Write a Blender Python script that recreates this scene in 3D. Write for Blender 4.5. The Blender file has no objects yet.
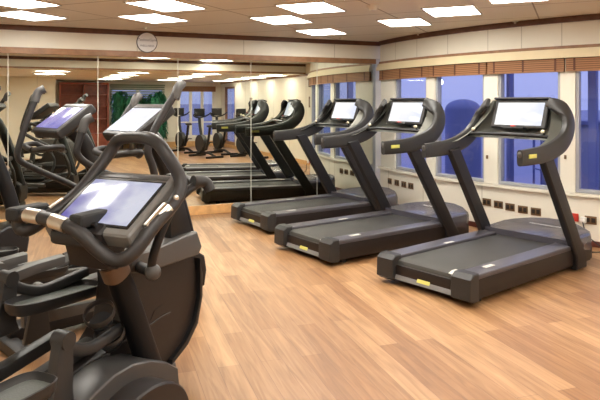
import bpy, bmesh, math, random
from mathutils import Vector, Matrix
random.seed(7)
S = bpy.context.scene
COL = S.collection
R = math.radians

# ------------------------------------------------------------------ camera
cam_d = bpy.data.cameras.new('camera')
cam_d.sensor_width = 36.0
cam_d.lens = 610 / 600 * 36.0
cam_d.shift_y = -(200 - 102) / 600
cam_d.clip_start = 0.05
cam = bpy.data.objects.new('camera', cam_d)
cam.location = (0, 0, 1.5)
cam.rotation_euler = (R(90), 0, 0)
COL.objects.link(cam)
S.camera = cam

# ------------------------------------------------------------------ world: dusk sky
W = bpy.data.worlds.new('dusk_sky')
S.world = W
W.use_nodes = True
nt = W.node_tree
bg = nt.nodes['Background']
tc = nt.nodes.new('ShaderNodeTexCoord')
sx = nt.nodes.new('ShaderNodeSeparateXYZ')
cr = nt.nodes.new('ShaderNodeValToRGB')
nt.links.new(tc.outputs['Generated'], sx.inputs[0])
nt.links.new(sx.outputs['Z'], cr.inputs[0])
nt.links.new(cr.outputs[0], bg.inputs[0])
e = cr.color_ramp.elements
e[0].position = 0.0; e[0].color = (0.30, 0.33, 0.58, 1)
e[1].position = 0.25; e[1].color = (0.42, 0.45, 0.68, 1)
bg.inputs[1].default_value = 1.45

# ------------------------------------------------------------------ exposure
S.view_settings.view_transform = 'Standard'
S.view_settings.look = 'None'
S.view_settings.gamma = 1.0
S.view_settings.use_curve_mapping = False
S.view_settings.exposure = 0.1
LAMP = 18.0          # strength of the ceiling light diffusers
S.cycles.max_bounces = 10
S.cycles.glossy_bounces = 6
S.cycles.transparent_max_bounces = 12
S.cycles.use_denoising = True
S.cycles.caustics_reflective = False

# ------------------------------------------------------------------ materials
MATS = {}
def mat(name, col, rough=0.5, metal=0.0, spec=0.4, bump=0.0, bscale=60, var=0.0, vscale=8, emit=None, coat=0.0):
    if name in MATS: return MATS[name]
    m = bpy.data.materials.new(name); m.use_nodes = True
    t = m.node_tree; b = t.nodes['Principled BSDF']
    b.inputs['Base Color'].default_value = (*col, 1)
    b.inputs['Roughness'].default_value = rough
    b.inputs['Metallic'].default_value = metal
    b.inputs['Specular IOR Level'].default_value = spec
    b.inputs['Coat Weight'].default_value = coat
    co = t.nodes.new('ShaderNodeTexCoord')
    if var:
        n = t.nodes.new('ShaderNodeTexNoise'); n.inputs['Scale'].default_value = vscale
        n.inputs['Detail'].default_value = 4
        t.links.new(co.outputs['Object'], n.inputs['Vector'])
        r = t.nodes.new('ShaderNodeValToRGB')
        r.color_ramp.elements[0].color = (*[c * (1 - var) for c in col], 1)
        r.color_ramp.elements[1].color = (*[min(1, c * (1 + var)) for c in col], 1)
        r.color_ramp.elements[0].position = .3; r.color_ramp.elements[1].position = .7
        t.links.new(n.outputs['Fac'], r.inputs[0]); t.links.new(r.outputs[0], b.inputs['Base Color'])
    if bump:
        n = t.nodes.new('ShaderNodeTexNoise'); n.inputs['Scale'].default_value = bscale
        t.links.new(co.outputs['Object'], n.inputs['Vector'])
        bp = t.nodes.new('ShaderNodeBump'); bp.inputs['Strength'].default_value = bump
        bp.inputs['Distance'].default_value = 0.01
        t.links.new(n.outputs['Fac'], bp.inputs['Height']); t.links.new(bp.outputs[0], b.inputs['Normal'])
    if emit:
        b.inputs['Emission Color'].default_value = (*emit[0], 1)
        b.inputs['Emission Strength'].default_value = emit[1]
    MATS[name] = m
    return m

cream = mat('cream_wall_panel', (0.79, 0.745, 0.63), 0.38, var=0.02, vscale=3)
cream2 = mat('cream_painted_ledge', (0.85, 0.81, 0.70), 0.35, var=0.02, vscale=3)
corn = mat('cream_cornice', (0.78, 0.66, 0.42), 0.4, var=0.03)
darkwood = mat('dark_brown_trim', (0.13, 0.055, 0.03), 0.4, var=0.2, vscale=12)
midwood = mat('warm_brown_trim', (0.30, 0.15, 0.068), 0.35, var=0.2, vscale=12)
boardwood = mat('light_wood_skirting', (0.62, 0.36, 0.15), 0.4, var=0.15, vscale=12)
redwood = mat('red_brown_wood', (0.32, 0.08, 0.045), 0.35, var=0.2)
plastic = mat('charcoal_plastic', (0.013, 0.012, 0.013), 0.42, bump=0.08, bscale=300)
plastic2 = mat('dark_grey_plastic', (0.026, 0.025, 0.025), 0.42, bump=0.08, bscale=300)
brownpl = mat('brown_black_plastic', (0.015, 0.011, 0.010), 0.42)
grey = mat('mid_grey_plastic', (0.085, 0.082, 0.08), 0.38)
olive = mat('olive_grey_shell', (0.26, 0.26, 0.225), 0.4)
railm = mat('grey_foot_rail', (0.08, 0.075, 0.084), 0.3)
black = mat('black_gloss', (0.010, 0.010, 0.011), 0.3)
rubber = mat('black_rubber', (0.02, 0.02, 0.02), 0.7)
beltm = mat('running_belt', (0.05, 0.048, 0.042), 0.55, bump=0.15, bscale=500)
trac = mat('grip_rubber', (0.030, 0.028, 0.028), 0.42, bump=0.1, bscale=400)
steel = mat('brushed_metal', (0.72, 0.68, 0.60), 0.28, metal=0.9)
yellow = mat('yellow_badge', (0.62, 0.60, 0.14), 0.4)
white = mat('white_plastic', (0.8, 0.78, 0.74), 0.4)
silver = mat('silver_decal', (0.62, 0.61, 0.56), 0.4)
redm = mat('red_plastic', (0.55, 0.05, 0.035), 0.4)
sock = mat('brown_socket_plate', (0.20, 0.12, 0.06), 0.35, metal=0.3)
sockd = mat('dark_socket_recess', (0.03, 0.02, 0.015), 0.5)
leaf = mat('leaf_green', (0.02, 0.13, 0.06), 0.5, var=0.5)
tray = mat('grey_green_tray', (0.09, 0.10, 0.088), 0.5, bump=0.2, bscale=120)
beige = mat('beige_tip', (0.75, 0.68, 0.5), 0.4)
deckm = mat('deck_paint', (0.05, 0.06, 0.12), 0.7)
blueg = mat('blue_grey_paint', (0.13, 0.16, 0.40), 0.5)
navy = mat('navy_blue', (0.17, 0.20, 0.42), 0.7)
pale = mat('pale_blue_paint', (0.38, 0.44, 0.72), 0.5)
seam = mat('panel_seam', (0.50, 0.45, 0.36), 0.5)

def mk_screen(name, c1, c2, strength, spots=True):
    m = bpy.data.materials.new(name); m.use_nodes = True
    t = m.node_tree; b = t.nodes['Principled BSDF']
    co = t.nodes.new('ShaderNodeTexCoord'); n = t.nodes.new('ShaderNodeTexNoise')
    n.inputs['Scale'].default_value = 3.0; n.inputs['Detail'].default_value = 3
    t.links.new(co.outputs['Object'], n.inputs['Vector'])
    r = t.nodes.new('ShaderNodeValToRGB')
    r.color_ramp.elements[0].position = .38; r.color_ramp.elements[1].position = .6
    r.color_ramp.elements[0].color = (*c1, 1); r.color_ramp.elements[1].color = (*c2, 1)
    t.links.new(n.outputs['Fac'], r.inputs[0])
    t.links.new(r.outputs[0], b.inputs['Emission Color'])
    b.inputs['Base Color'].default_value = (0.02, 0.02, 0.03, 1)
    b.inputs['Emission Strength'].default_value = strength
    b.inputs['Roughness'].default_value = 0.12
    return m
scr_white = mk_screen('screen_white', (0.75, 0.8, 0.95), (0.95, 0.95, 0.95), 0.95)
scr_blue = mk_screen('screen_blue', (0.16, 0.15, 0.52), (0.78, 0.80, 0.92), 0.75)
scr_violet = mk_screen('screen_violet', (0.22, 0.20, 0.60), (0.45, 0.42, 0.80), 0.8)

def mk_floor():
    m = bpy.data.materials.new('wood_plank_floor'); m.use_nodes = True
    t = m.node_tree; b = t.nodes['Principled BSDF']
    co = t.nodes.new('ShaderNodeTexCoord'); mp = t.nodes.new('ShaderNodeMapping')
    mp.inputs['Rotation'].default_value = (0, 0, R(-108))
    t.links.new(co.outputs['Object'], mp.inputs[0])
    br = t.nodes.new('ShaderNodeTexBrick')
    br.inputs['Scale'].default_value = 1.0
    br.inputs['Brick Width'].default_value = 1.3; br.inputs['Row Height'].default_value = 0.125
    br.inputs['Mortar Size'].default_value = 0.0012
    br.inputs['Color1'].default_value = (0.27, 0.132, 0.052, 1)
    br.inputs['Color2'].default_value = (0.43, 0.25, 0.12, 1)
    br.inputs['Mortar'].default_value = (0.20, 0.10, 0.05, 1)
    br.offset = 0.37
    t.links.new(mp.outputs[0], br.inputs[0])
    mp2 = t.nodes.new('ShaderNodeMapping'); mp2.inputs['Scale'].default_value = (1.2, 16, 1)
    t.links.new(mp.outputs[0], mp2.inputs[0])
    n = t.nodes.new('ShaderNodeTexNoise'); n.inputs['Scale'].default_value = 1.6; n.inputs['Detail'].default_value = 6
    n.inputs['Distortion'].default_value = 1.0
    t.links.new(mp2.outputs[0], n.inputs['Vector'])
    r = t.nodes.new('ShaderNodeValToRGB')
    r.color_ramp.elements[0].position = .3; r.color_ramp.elements[1].position = .7
    r.color_ramp.elements[0].color = (0.70, 0.64, 0.58, 1); r.color_ramp.elements[1].color = (1.18, 1.20, 1.22, 1)
    t.links.new(n.outputs['Fac'], r.inputs[0])
    mx = t.nodes.new('ShaderNodeMix'); mx.data_type = 'RGBA'; mx.blend_type = 'MULTIPLY'
    mx.inputs['Factor'].default_value = 1.0
    t.links.new(br.outputs['Color'], mx.inputs[6]); t.links.new(r.outputs[0], mx.inputs[7])
    t.links.new(mx.outputs[2], b.inputs['Base Color'])
    b.inputs['Roughness'].default_value = 0.42
    b.inputs['Specular IOR Level'].default_value = 0.55
    return m
floor_m = mk_floor()

def mk_ceiling():
    m = bpy.data.materials.new('ceiling_panels'); m.use_nodes = True
    t = m.node_tree; b = t.nodes['Principled BSDF']
    co = t.nodes.new('ShaderNodeTexCoord'); mp = t.nodes.new('ShaderNodeMapping')
    mp.inputs['Rotation'].default_value = (0, 0, R(24.2)); mp.inputs['Location'].default_value = (0.35, 0.2, 0)
    t.links.new(co.outputs['Object'], mp.inputs[0])
    br = t.nodes.new('ShaderNodeTexBrick')
    br.inputs['Scale'].default_value = 1.0; br.offset = 0.0
    br.inputs['Brick Width'].default_value = 1.4; br.inputs['Row Height'].default_value = 0.9
    br.inputs['Mortar Size'].default_value = 0.008
    br.inputs['Color1'].default_value = (0.86, 0.80, 0.71, 1)
    br.inputs['Color2'].default_value = (0.87, 0.81, 0.72, 1)
    br.inputs['Mortar'].default_value = (0.36, 0.28, 0.21, 1)
    t.links.new(mp.outputs[0], br.inputs[0])
    t.links.new(br.outputs['Color'], b.inputs['Base Color'])
    b.inputs['Roughness'].default_value = 0.5
    return m
ceil_m = mk_ceiling()

def mk_mirror():
    m = bpy.data.materials.new('mirror_glass'); m.use_nodes = True
    b = m.node_tree.nodes['Principled BSDF']
    b.inputs['Base Color'].default_value = (0.80, 0.83, 0.74, 1)
    b.inputs['Metallic'].default_value = 1; b.inputs['Roughness'].default_value = 0.0
    return m
mirror_m = mk_mirror()

def mk_glass():
    m = bpy.data.materials.new('window_glass'); m.use_nodes = True
    t = m.node_tree
    for n in list(t.nodes): t.nodes.remove(n)
    o = t.nodes.new('ShaderNodeOutputMaterial'); mx = t.nodes.new('ShaderNodeMixShader')
    tr = t.nodes.new('ShaderNodeBsdfTransparent'); gl = t.nodes.new('ShaderNodeBsdfGlossy')
    tr.inputs[0].default_value = (0.9, 0.92, 1.0, 1); gl.inputs['Roughness'].default_value = 0.01
    lw = t.nodes.new('ShaderNodeLayerWeight'); lw.inputs[0].default_value = 0.5
    pw = t.nodes.new('ShaderNodeMath'); pw.operation = 'POWER'; pw.inputs[1].default_value = 4.0; t.links.new(lw.outputs['Facing'], pw.inputs[0])
    fr = t.nodes.new('ShaderNodeMath'); fr.operation = 'MULTIPLY_ADD'; fr.inputs[1].default_value = 0.55; fr.inputs[2].default_value = 0.04; t.links.new(pw.outputs[0], fr.inputs[0])
    t.links.new(fr.outputs[0], mx.inputs[0]); t.links.new(tr.outputs[0], mx.inputs[1]); t.links.new(gl.outputs[0], mx.inputs[2])
    t.links.new(mx.outputs[0], o.inputs[0])
    return m
glass = mk_glass()

def mk_blind():
    m = bpy.data.materials.new('slatted_blind'); m.use_nodes = True
    t = m.node_tree; b = t.nodes['Principled BSDF']
    co = t.nodes.new('ShaderNodeTexCoord')
    w = t.nodes.new('ShaderNodeTexWave'); w.bands_direction = 'Z'; w.inputs['Scale'].default_value = 14
    w.inputs['Distortion'].default_value = 0.4
    t.links.new(co.outputs['Object'], w.inputs[0])
    r = t.nodes.new('ShaderNodeValToRGB')
    r.color_ramp.elements[0].color = (0.16, 0.065, 0.025, 1); r.color_ramp.elements[1].color = (0.40, 0.19, 0.075, 1)
    t.links.new(w.outputs['Fac'], r.inputs[0]); t.links.new(r.outputs[0], b.inputs['Base Color'])
    b.inputs['Roughness'].default_value = 0.6
    return m
blind_m = mk_blind()
tape = mat('blind_tape', (0.12, 0.045, 0.025), 0.7)

lamp_m = mat('light_diffuser', (0.9, 0.9, 0.9), 0.5, emit=((1.0, 0.96, 0.88), LAMP))
spot_m = mat('downlight_lens', (0.9, 0.9, 0.9), 0.5, emit=((1.0, 0.9, 0.75), 4.0))

# ------------------------------------------------------------------ mesh helpers
class MB:
    def __init__(s): s.b = bmesh.new()
    def _merge(s, o, M=None):
        if M is not None: o.transform(M)
        me = bpy.data.meshes.new('t'); o.to_mesh(me); o.free(); s.b.from_mesh(me); bpy.data.meshes.remove(me)
    def box(s, x0, x1, y0, y1, z0, z1, bev=0.0, seg=2, M=None):
        o = bmesh.new(); bmesh.ops.create_cube(o, size=1)
        for v in o.verts:
            v.co = Vector(((x0+x1)/2 + v.co.x*(x1-x0), (y0+y1)/2 + v.co.y*(y1-y0), (z0+z1)/2 + v.co.z*(z1-z0)))
        if bev: bmesh.ops.bevel(o, geom=o.edges[:], offset=bev, segments=seg, affect='EDGES', profile=.6)
        s._merge(o, M); return s
    def prism(s, pts, x0, x1, bev=0.0, seg=2, axis='x', M=None):
        """pts in (y,z) extruded along x; or axis 'z': pts in (x,y) extruded along z"""
        o = bmesh.new()
        mk = (lambda p, t: (t, p[0], p[1])) if axis == 'x' else (lambda p, t: (p[0], p[1], t))
        A = [o.verts.new(mk(p, x0)) for p in pts]; B = [o.verts.new(mk(p, x1)) for p in pts]
        o.faces.new(A); o.faces.new(B[::-1]); n = len(pts)
        for i in range(n): o.faces.new((A[i], B[i], B[(i+1) % n], A[(i+1) % n]))
        bmesh.ops.recalc_face_normals(o, faces=o.faces)
        if bev:
            eg = [ed for ed in o.edges if (ed.verts[0] in A) == (ed.verts[1] in A)]
            bmesh.ops.bevel(o, geom=eg, offset=bev, segments=seg, affect='EDGES', profile=.6)
        s._merge(o, M); return s
    def cyl(s, p, q, r, r2=None, n=20, M=None):
        p = Vector(p); q = Vector(q); d = q - p
        o = bmesh.new(); bmesh.ops.create_cone(o, cap_ends=True, segments=n, radius1=r, radius2=r if r2 is None else r2, depth=d.length)
        T = Matrix.Translation((p+q)/2) @ d.to_track_quat('Z', 'Y').to_matrix().to_4x4()
        s._merge(o, (M @ T) if M is not None else T); return s
    def sph(s, c, r, sc=(1,1,1), n=20):
        o = bmesh.new(); bmesh.ops.create_uvsphere(o, u_segments=n, v_segments=n//2, radius=r)
        s._merge(o, Matrix.Translation(c) @ Matrix.Diagonal((*sc, 1))); return s
    def sweep(s, pts, ra, rb=None, closed=False, n=12, sub=6, power=2.0, up=(1,0,0), taper=None):
        """tube along a smoothed path; ra = half size along 'up', rb = half size across"""
        P = smooth(pts, sub, closed); rb = ra if rb is None else rb
        m = len(P); o = bmesh.new(); rings = []
        U = Vector(up)
        for i in range(m):
            a = P[(i-1) % m] if (closed or i) else P[i]; b = P[(i+1) % m] if (closed or i < m-1) else P[i]
            t = (b - a).normalized(); u = (U - t * U.dot(t))
            u = u.normalized() if u.length > 1e-3 else Vector((0,0,1)); v = t.cross(u)
            k = 1.0 if taper is None else taper(i/(m-1))
            ring = []
            for j in range(n):
                th = 2*math.pi*j/n; c, d = math.cos(th), math.sin(th)
                if power != 2.0:
                    c = math.copysign(abs(c)**(2/power), c); d = math.copysign(abs(d)**(2/power), d)
                ring.append(o.verts.new(P[i] + u*(c*ra*k) + v*(d*rb*k)))
            rings.append(ring)
        for i in range(m if closed else m-1):
            A = rings[i]; B = rings[(i+1) % m]
            for j in range(n): o.faces.new((A[j], A[(j+1) % n], B[(j+1) % n], B[j]))
        if not closed: o.faces.new(rings[0][::-1]); o.faces.new(rings[-1])
        bmesh.ops.recalc_face_normals(o, faces=o.faces)
        s._merge(o); return s
    def build(s, name, m, parent=None, smooth_=True, label=None):
        me = bpy.data.meshes.new(name)
        s.b.to_mesh(me); s.b.free()
        me.materials.append(m)
        if smooth_:
            for p in me.polygons: p.use_smooth = True
            try: me.set_sharp_from_angle(angle=R(35))
            except Exception: pass
        o = bpy.data.objects.new(name, me); COL.objects.link(o)
        if parent is not None: o.parent = parent
        if label: o['label'] = label
        return o

def smooth(pts, sub, closed=False):
    P = [Vector(p) for p in pts]
    if sub <= 1: return P
    n = len(P); out = []
    rng = n if closed else n-1
    for i in range(rng):
        p0 = P[(i-1) % n] if (closed or i > 0) else P[0]*2 - P[1]
        p1 = P[i]; p2 = P[(i+1) % n]
        p3 = P[(i+2) % n] if (closed or i+2 < n) else P[-1]*2 - P[-2]
        for k in range(sub):
            t = k/sub
            out.append(0.5*((2*p1) + (p2-p0)*t + (2*p0-5*p1+4*p2-p3)*t*t + (3*p1-p0-3*p2+p3)*t**3))
    if not closed: out.append(P[-1])
    return out

def tag(o, label=None, cat=None, group=None, kind=None):
    if label: o['label'] = label
    if cat: o['category'] = cat
    if group: o['group'] = group
    if kind: o['kind'] = kind
    return o
def empty(name, loc, rz, label, cat, group=None):
    o = bpy.data.objects.new(name, None); COL.objects.link(o)
    o.empty_display_size = .1
    o.location = loc; o.rotation_euler = (0, 0, rz)
    return tag(o, label, cat, group)
def struct(name, mb, m, sm=False): return tag(mb.build(name, m, smooth_=sm), kind='structure')
def kids(o): return [c for c in bpy.data.objects if c.parent == o]
def copy_tree(o, parent=None):
    c = o.copy(); COL.objects.link(c)
    if parent is not None: c.parent = parent
    for ch in kids(o): copy_tree(ch, c)
    return c
def place(o, x, y, deg, z=0.0):
    o.location = (x, y, z); o.rotation_euler = (0, 0, -R(deg))
def text_mesh(txt, size, name, m, parent, Mx, depth=0.0008):
    cu = bpy.data.curves.new('t', 'FONT'); cu.body = txt; cu.size = size; cu.extrude = depth
    cu.align_x = 'CENTER'; cu.align_y = 'CENTER'
    o = bpy.data.objects.new('t', cu); COL.objects.link(o)
    dg = bpy.context.evaluated_depsgraph_get(); me = bpy.data.meshes.new_from_object(o.evaluated_get(dg))
    bpy.data.objects.remove(o)
    me.transform(Mx); me.materials.clear(); me.materials.append(m)
    r = bpy.data.objects.new(name, me); COL.objects.link(r)
    if parent is not None: r.parent = parent
    return r

# ------------------------------------------------------------------ the room
# mirror wall frame: s runs along the mirror to the right, d runs from it into the room
M0 = Vector((-3.52, 7.16, 0)); AU = R(65.8)
U = Vector((math.sin(AU), math.cos(AU), 0)); N = Vector((math.cos(AU), -math.sin(AU), 0))
MR = Matrix(((U.x, N.x, 0, M0.x), (U.y, N.y, 0, M0.y), (0, 0, 1, 0), (0, 0, 0, 1)))   # (s,d,z) -> world (mirrored handedness handled in build)
def rbox(mb, s0, s1, d0, d1, z0, z1, bev=0):
    return mb.box(s0, s1, d0, d1, z0, z1, bev, M=MR)
def room(name, s0, s1, d0, d1, z0, z1, m, bev=0):
    mb = MB(); rbox(mb, s0, s1, d0, d1, z0, z1, bev); bmesh.ops.recalc_face_normals(mb.b, faces=mb.b.faces)
    return struct(name, mb, m)
HC = 2.41; HL = 2.17; DB = 5.36; SL = -2.2; SR = 6.4; DE = 12.3
# window wall: a bowed wall, arc about C
C = Vector((6.83, 10.79, 0)); RW = 5.86
def arc(phi, r, z=0): return Vector((C.x + r*math.cos(R(phi)), C.y + r*math.sin(R(phi)), z))
def arcslab(mb, p0, p1, r0, r1, z0, z1, step=1.0):
    n = max(1, int(math.ceil((p1-p0)/step))); b = mb.b; prev = None
    for i in range(n+1):
        p = p0 + (p1-p0)*i/n
        q = [b.verts.new(arc(p, r, z)) for r, z in ((r0, z0), (r1, z0), (r1, z1), (r0, z1))]
        if prev:
            for k in range(4): b.faces.new((prev[k], prev[(k+1) % 4], q[(k+1) % 4], q[k]))
        else: b.faces.new(q)
        prev = q
    b.faces.new(prev[::-1])
    bmesh.ops.recalc_face_normals(b, faces=b.faces)
    return mb
PA, PB = 196.2, 243.0        # from the mirror corner to where the straight side wall begins

# floor follows the room outline (rectangle with the bowed corner cut in)
def outline():
    pts = [(M0 + U*SL), ]
    P = [M0 + U*SL + N*0, M0 + U*SL + N*DE, M0 + U*SR + N*DE]
    arcp = [arc(PB - (PB-PA)*i/30, RW - 0.03) for i in range(31)]
    return P, arcp
P0, AP = outline()
def slab(name, pts, z0, z1, m):
    mb = MB(); mb.prism([(p.x, p.y) for p in pts], z0, z1, axis='z'); return struct(name, mb, m)
# floor runs under the walls
sideS = (arc(PB, RW) - M0).dot(U); sideD = (arc(PB, RW) - M0).dot(N)
fl = [M0 + U*(SL-.1) - N*.1, M0 + U*(SL-.1) + N*(DE+.1), M0 + U*(SR+.1) + N*(DE+.1), M0 + U*(SR+.1) + N*sideD, arc(PB, RW-.15)]
fl += [arc(PB - (PB-PA+1.5)*i/30, RW-.1) for i in range(31)]
slab('floor', fl, -0.1, 0.0, floor_m)
ce = [M0 + U*(SL-.1) - N*.1, M0 + U*(SL-.1) + N*DB, M0 + U*(SR+.1) + N*DB, arc(PB, RW-.15)] + [arc(PB - (PB-PA+1.5)*i/30, RW-.1) for i in range(31)]
slab('ceiling', ce, HC, HC+.1, ceil_m)
room('ceiling_rear', SL-.1, SR+.1, DB, DE+.1, HL, HL+.1, ceil_m)
room('trim_bulkhead', SL-.1, SR+.1, DB-.02, DB, HL, HC, cream)
room('trim_bulkhead_edge', SL-.1, SR+.1, DB-.035, DB-.015, HL, HL+.035, midwood)
room('trim_bulkhead_top', SL-.1, SR+.1, DB-.035, DB-.015, HC-.06, HC, darkwood)

sC = (arc(PA+.6, RW) - M0).dot(U)
room('wall_mirror', SL-.1, sC+.25, -.14, -.02, 0, HC, cream)
room('trim_mirror_soffit', SL, sC+.1, -.02, 0.03, 2.147, HC-.062, cream)
room('trim_mirror_cornice', SL, sC+.08, -.02, 0.05, HC-.062, HC, darkwood)
room('trim_mirror_strip', SL, sC-.02, -.02, 0.045, 2.075, 2.147, midwood)
room('baseboard_mirror', SL, sC-.02, -.02, 0.025, 0, 0.12, boardwood, .004)
# mirror panels: seams at photo columns 8, 98, 179, 251(?), 317
ms = MB(); seams = [0.084, 1.096, 2.10, 3.116, 4.13]
edges = [SL] + seams + [sC]
for i in range(len(edges)-1):
    rbox(ms, edges[i]+.002, edges[i+1]-.002, -.02, 0.0, .12, 2.075)
bmesh.ops.recalc_face_normals(ms.b, faces=ms.b.faces)
tag(ms.build('wall_mirror_panels', mirror_m, smooth_=False), kind='structure')
sj = MB()
for q in seams: rbox(sj, q-.0045, q+.0045, -.02, 0.0012, .12, 2.075)
struct('trim_mirror_seams', sj, mat('mirror_seam', (0.62, 0.62, 0.54), 0.4))
# soffit panel seams
sj = MB()
for q in (1.57, 3.0, 4.4): rbox(sj, q-.004, q+.004, .029, .032, 2.147, HC-.062)
struct('trim_soffit_seams', sj, seam)

# bowed window wall
WIN = [(200.6, 208.0), (209.6, 217.4), (219.2, 226.4), (227.9, 235.0), (236.4, 241.6)]
ZS, ZT = 0.545, 2.02
struct('wall_window_lower', arcslab(MB(), PA, PB, RW-.12, RW, 0, ZS), cream2)
struct('wall_window_upper', arcslab(MB(), PA, PB, RW-.12, RW, ZT, HC), cream)
pier = MB(); prev = PA
for a, b in WIN + [(PB, PB)]:
    arcslab(pier, prev, a, RW-.12, RW-.01, ZS, ZT); prev = b
struct('wall_window_piers', pier, cream2)
struct('trim_window_cornice', arcslab(MB(), PA, PB, RW, RW+.02, HC-.062, HC), darkwood)
struct('trim_window_strip', arcslab(MB(), PA, PB, RW, RW+.02, 2.065, 2.10), midwood)
struct('trim_window_valance', arcslab(MB(), PA, PB, RW, RW+.045, 1.968, 2.065), corn)
# the valance is a rounded moulding: a second, prouder bead under it
struct('trim_window_bead', arcslab(MB(), PA, PB, RW+.045, RW+.06, 1.968, 2.02), corn)
struct('trim_window_ledge', arcslab(MB(), PA, PB, RW-.03, RW+.035, ZS-.035, ZS), cream2)
struct('baseboard_window', arcslab(MB(), PA, PB, RW, RW+.012, 0, .06), mat('dark_red_skirting', (0.12, 0.035, 0.025), .4))
ps = MB()
for ph in (199.0, 207.5, 209.9, 217.2, 226.9, 236.0):
    arcslab(ps, ph-.04, ph+.04, RW, RW+.0015, .07, ZS-.035)
struct('trim_window_seams', ps, seam)
ps = MB()
for ph in (201, 206.2, 212.0, 218.0, 222.2, 226.6, 231):
    arcslab(ps, ph-.035, ph+.035, RW, RW+.0015, 2.10, HC-.062)
struct('trim_window_soffit_seams', ps, seam)
framem = mat('grey_window_frame', (0.42, 0.43, 0.46), 0.4)
for i, (a, b) in enumerate(WIN):
    w = empty('window_%d' % (i+1), arc((a+b)/2, RW-.07), 0, None, None); w['kind'] = 'structure'
    inv = Matrix.Translation(-w.location)
    fr = MB()
    arcslab(fr, a, a+.32, RW-.10, RW-.03, ZS, ZT); arcslab(fr, b-.32, b, RW-.10, RW-.03, ZS, ZT)
    arcslab(fr, a+.32, b-.32, RW-.10, RW-.03, ZS, ZS+.035); arcslab(fr, a+.32, b-.32, RW-.10, RW-.03, ZT-.04, ZT)
    fr.b.transform(inv); fr.build('window_frame', framem, w, False)
    g = MB(); arcslab(g, a+.32, b-.32, RW-.075, RW-.069, ZS+.035, ZT-.04, 8); g.b.transform(inv)
    g.build('pane', glass, w, False)
# pier latches
for ph, hh, txt in ((217.9, .852, 'second and third'), (226.95, .913, 'third and fourth')):
    w = empty('window_latch', arc(ph, RW, hh), R(ph+90), 'small brass latch on the cream pier between the %s windows from the mirror' % txt, 'latch', 'pier latches')
    MB().box(-.012, .012, -.006, .004, -.022, .022, .002).build('back_plate', sock, w)
    MB().cyl((0, -.004, 0), (0, -.02, .0), .006).build('knob', sock, w)
# blinds: one raised slatted blind over each window
bl = [(PA+.3, 208.8), (208.9, 217.9), (218.1, 226.9), (227.1, 235.6), (235.8, 242.2)]
bn = ['nearest the mirror', 'second from the mirror, above the middle treadmill console', 'third from the mirror, above the nearest treadmill console', 'at the right edge of the photo', 'on the far right beyond the photo edge']
for i, (a, b) in enumerate(bl):
    o = empty('window_blind', arc((a+b)/2, RW+.02, 1.83), 0, 'raised brown slatted blind ' + bn[i], 'blind', 'raised slatted blinds along the bowed window wall')
    inv = Matrix.Translation(-o.location)
    g = MB(); arcslab(g, a, b, RW-.002, RW+.028, 1.832, 1.968); g.b.transform(inv); g.build('slat_stack', blind_m, o, False)
    g = MB(); arcslab(g, a, b, RW-.002, RW+.034, 1.822, 1.834); g.b.transform(inv); g.build('bottom_rail', midwood, o, False)
    for k in range(3):
        ph = a + (b-a)*(0.10 + 0.40*k)
        g = MB(); arcslab(g, ph-.1, ph+.1, RW+.028, RW+.032, 1.834, 1.966); g.b.transform(inv); g.build('tape', tape, o, False)

# side, rear and left walls behind the camera, seen in the mirror
room('wall_right', SR, SR+.1, sideD-.05, 10.75, 0, HC, cream)
room('wall_right_end', SR, SR+.1, 11.9, DE, 0, HC, cream)
room('wall_right_over', SR, SR+.1, 10.75, 11.9, 2.0, HC, cream)
room('trim_right_cornice', SR-.02, SR, sideD, DE, HL-.05, HL, midwood)
room('baseboard_right', SR-.015, SR, sideD, DE-.01, 0, .1, boardwood)
WR = [(2.75, 4.45), (4.95, 6.15)]           # two wide openings in the rear wall
room('wall_rear', SL, SR, DE, DE+.1, 1.98, HL, cream)
room('wall_rear_low', SL, SR, DE, DE+.1, 0, .32, cream)
for n_, (a_, b_) in enumerate(((SL, 2.75), (4.45, 4.95), (6.15, SR))): room('wall_rear_pier_%d' % n_, a_, b_, DE, DE+.1, .32, 1.98, cream2)
room('baseboard_rear', SL, SR-.02, DE-.02, DE, 0, .18, boardwood)
room('wall_left', SL-.1, SL, -.02, DE, 0, HC, cream)
room('wall_rear_left', SL, 1.0, 9.7, 9.8, 0, HL, cream)
room('wall_rear_left_end', .9, 1.0, 9.8, DE, 0, HL, cream)
sj = MB()
for q in (-1.0, -.2, .55): rbox(sj, q-.005, q+.005, 9.697, 9.701, 0, HL)
struct('trim_rear_left_seams', sj, seam)
sj = MB()
for q in (5.3, 6.3, 7.4, 8.6, 9.7): rbox(sj, SR-.002, SR+.001, q-.006, q+.006, 0.1, HL-.05)
struct('trim_right_seams', sj, seam)
def rthing(name, s, d, z, label, cat, group=None, rz=0):
    p = M0 + U*s + N*d
    return empty(name, (p.x, p.y, z), math.atan2(N.x, -N.y) + rz, label, cat, group)   # local +y points back to the mirror
for i, (a, b) in enumerate(WR):
    w = rthing('window_%d' % (i+6), (a+b)/2, DE+.05, 1.15, None, None); w['kind'] = 'structure'
    h = (b-a)/2; n = 3 if i else 2
    g = MB()
    for k in range(n+1):
        x = -h + 2*h*k/n; g.box(x-.045, x+.045, -.04, .04, -.82, .82)
    g.box(-h, h, -.035, .035, -.83, -.77); g.box(-h, h, -.035, .035, .77, .83); g.box(-h, h, -.03, .03, -.35, -.31)
    g.build('window_frame', cream2, w, False)
    MB().box(-h, h, -.005, .005, -.8, .8).build('pane', glass, w, False)
w = bpy.data.objects.new('door_1', None); COL.objects.link(w); w['kind'] = 'structure'
p = M0 + U*(SR+.05) + N*11.32; w.location = p; w.rotation_euler = (0, 0, math.atan2(U.y, U.x) - R(90))
g = MB(); g.box(-.55, -.49, -.04, .04, 0, 2.0); g.box(.49, .55, -.04, .04, 0, 2.0); g.box(-.5, .5, -.04, .04, 1.94, 2.0); g.box(-.5, .5, -.03, .03, 0, .2)
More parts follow.
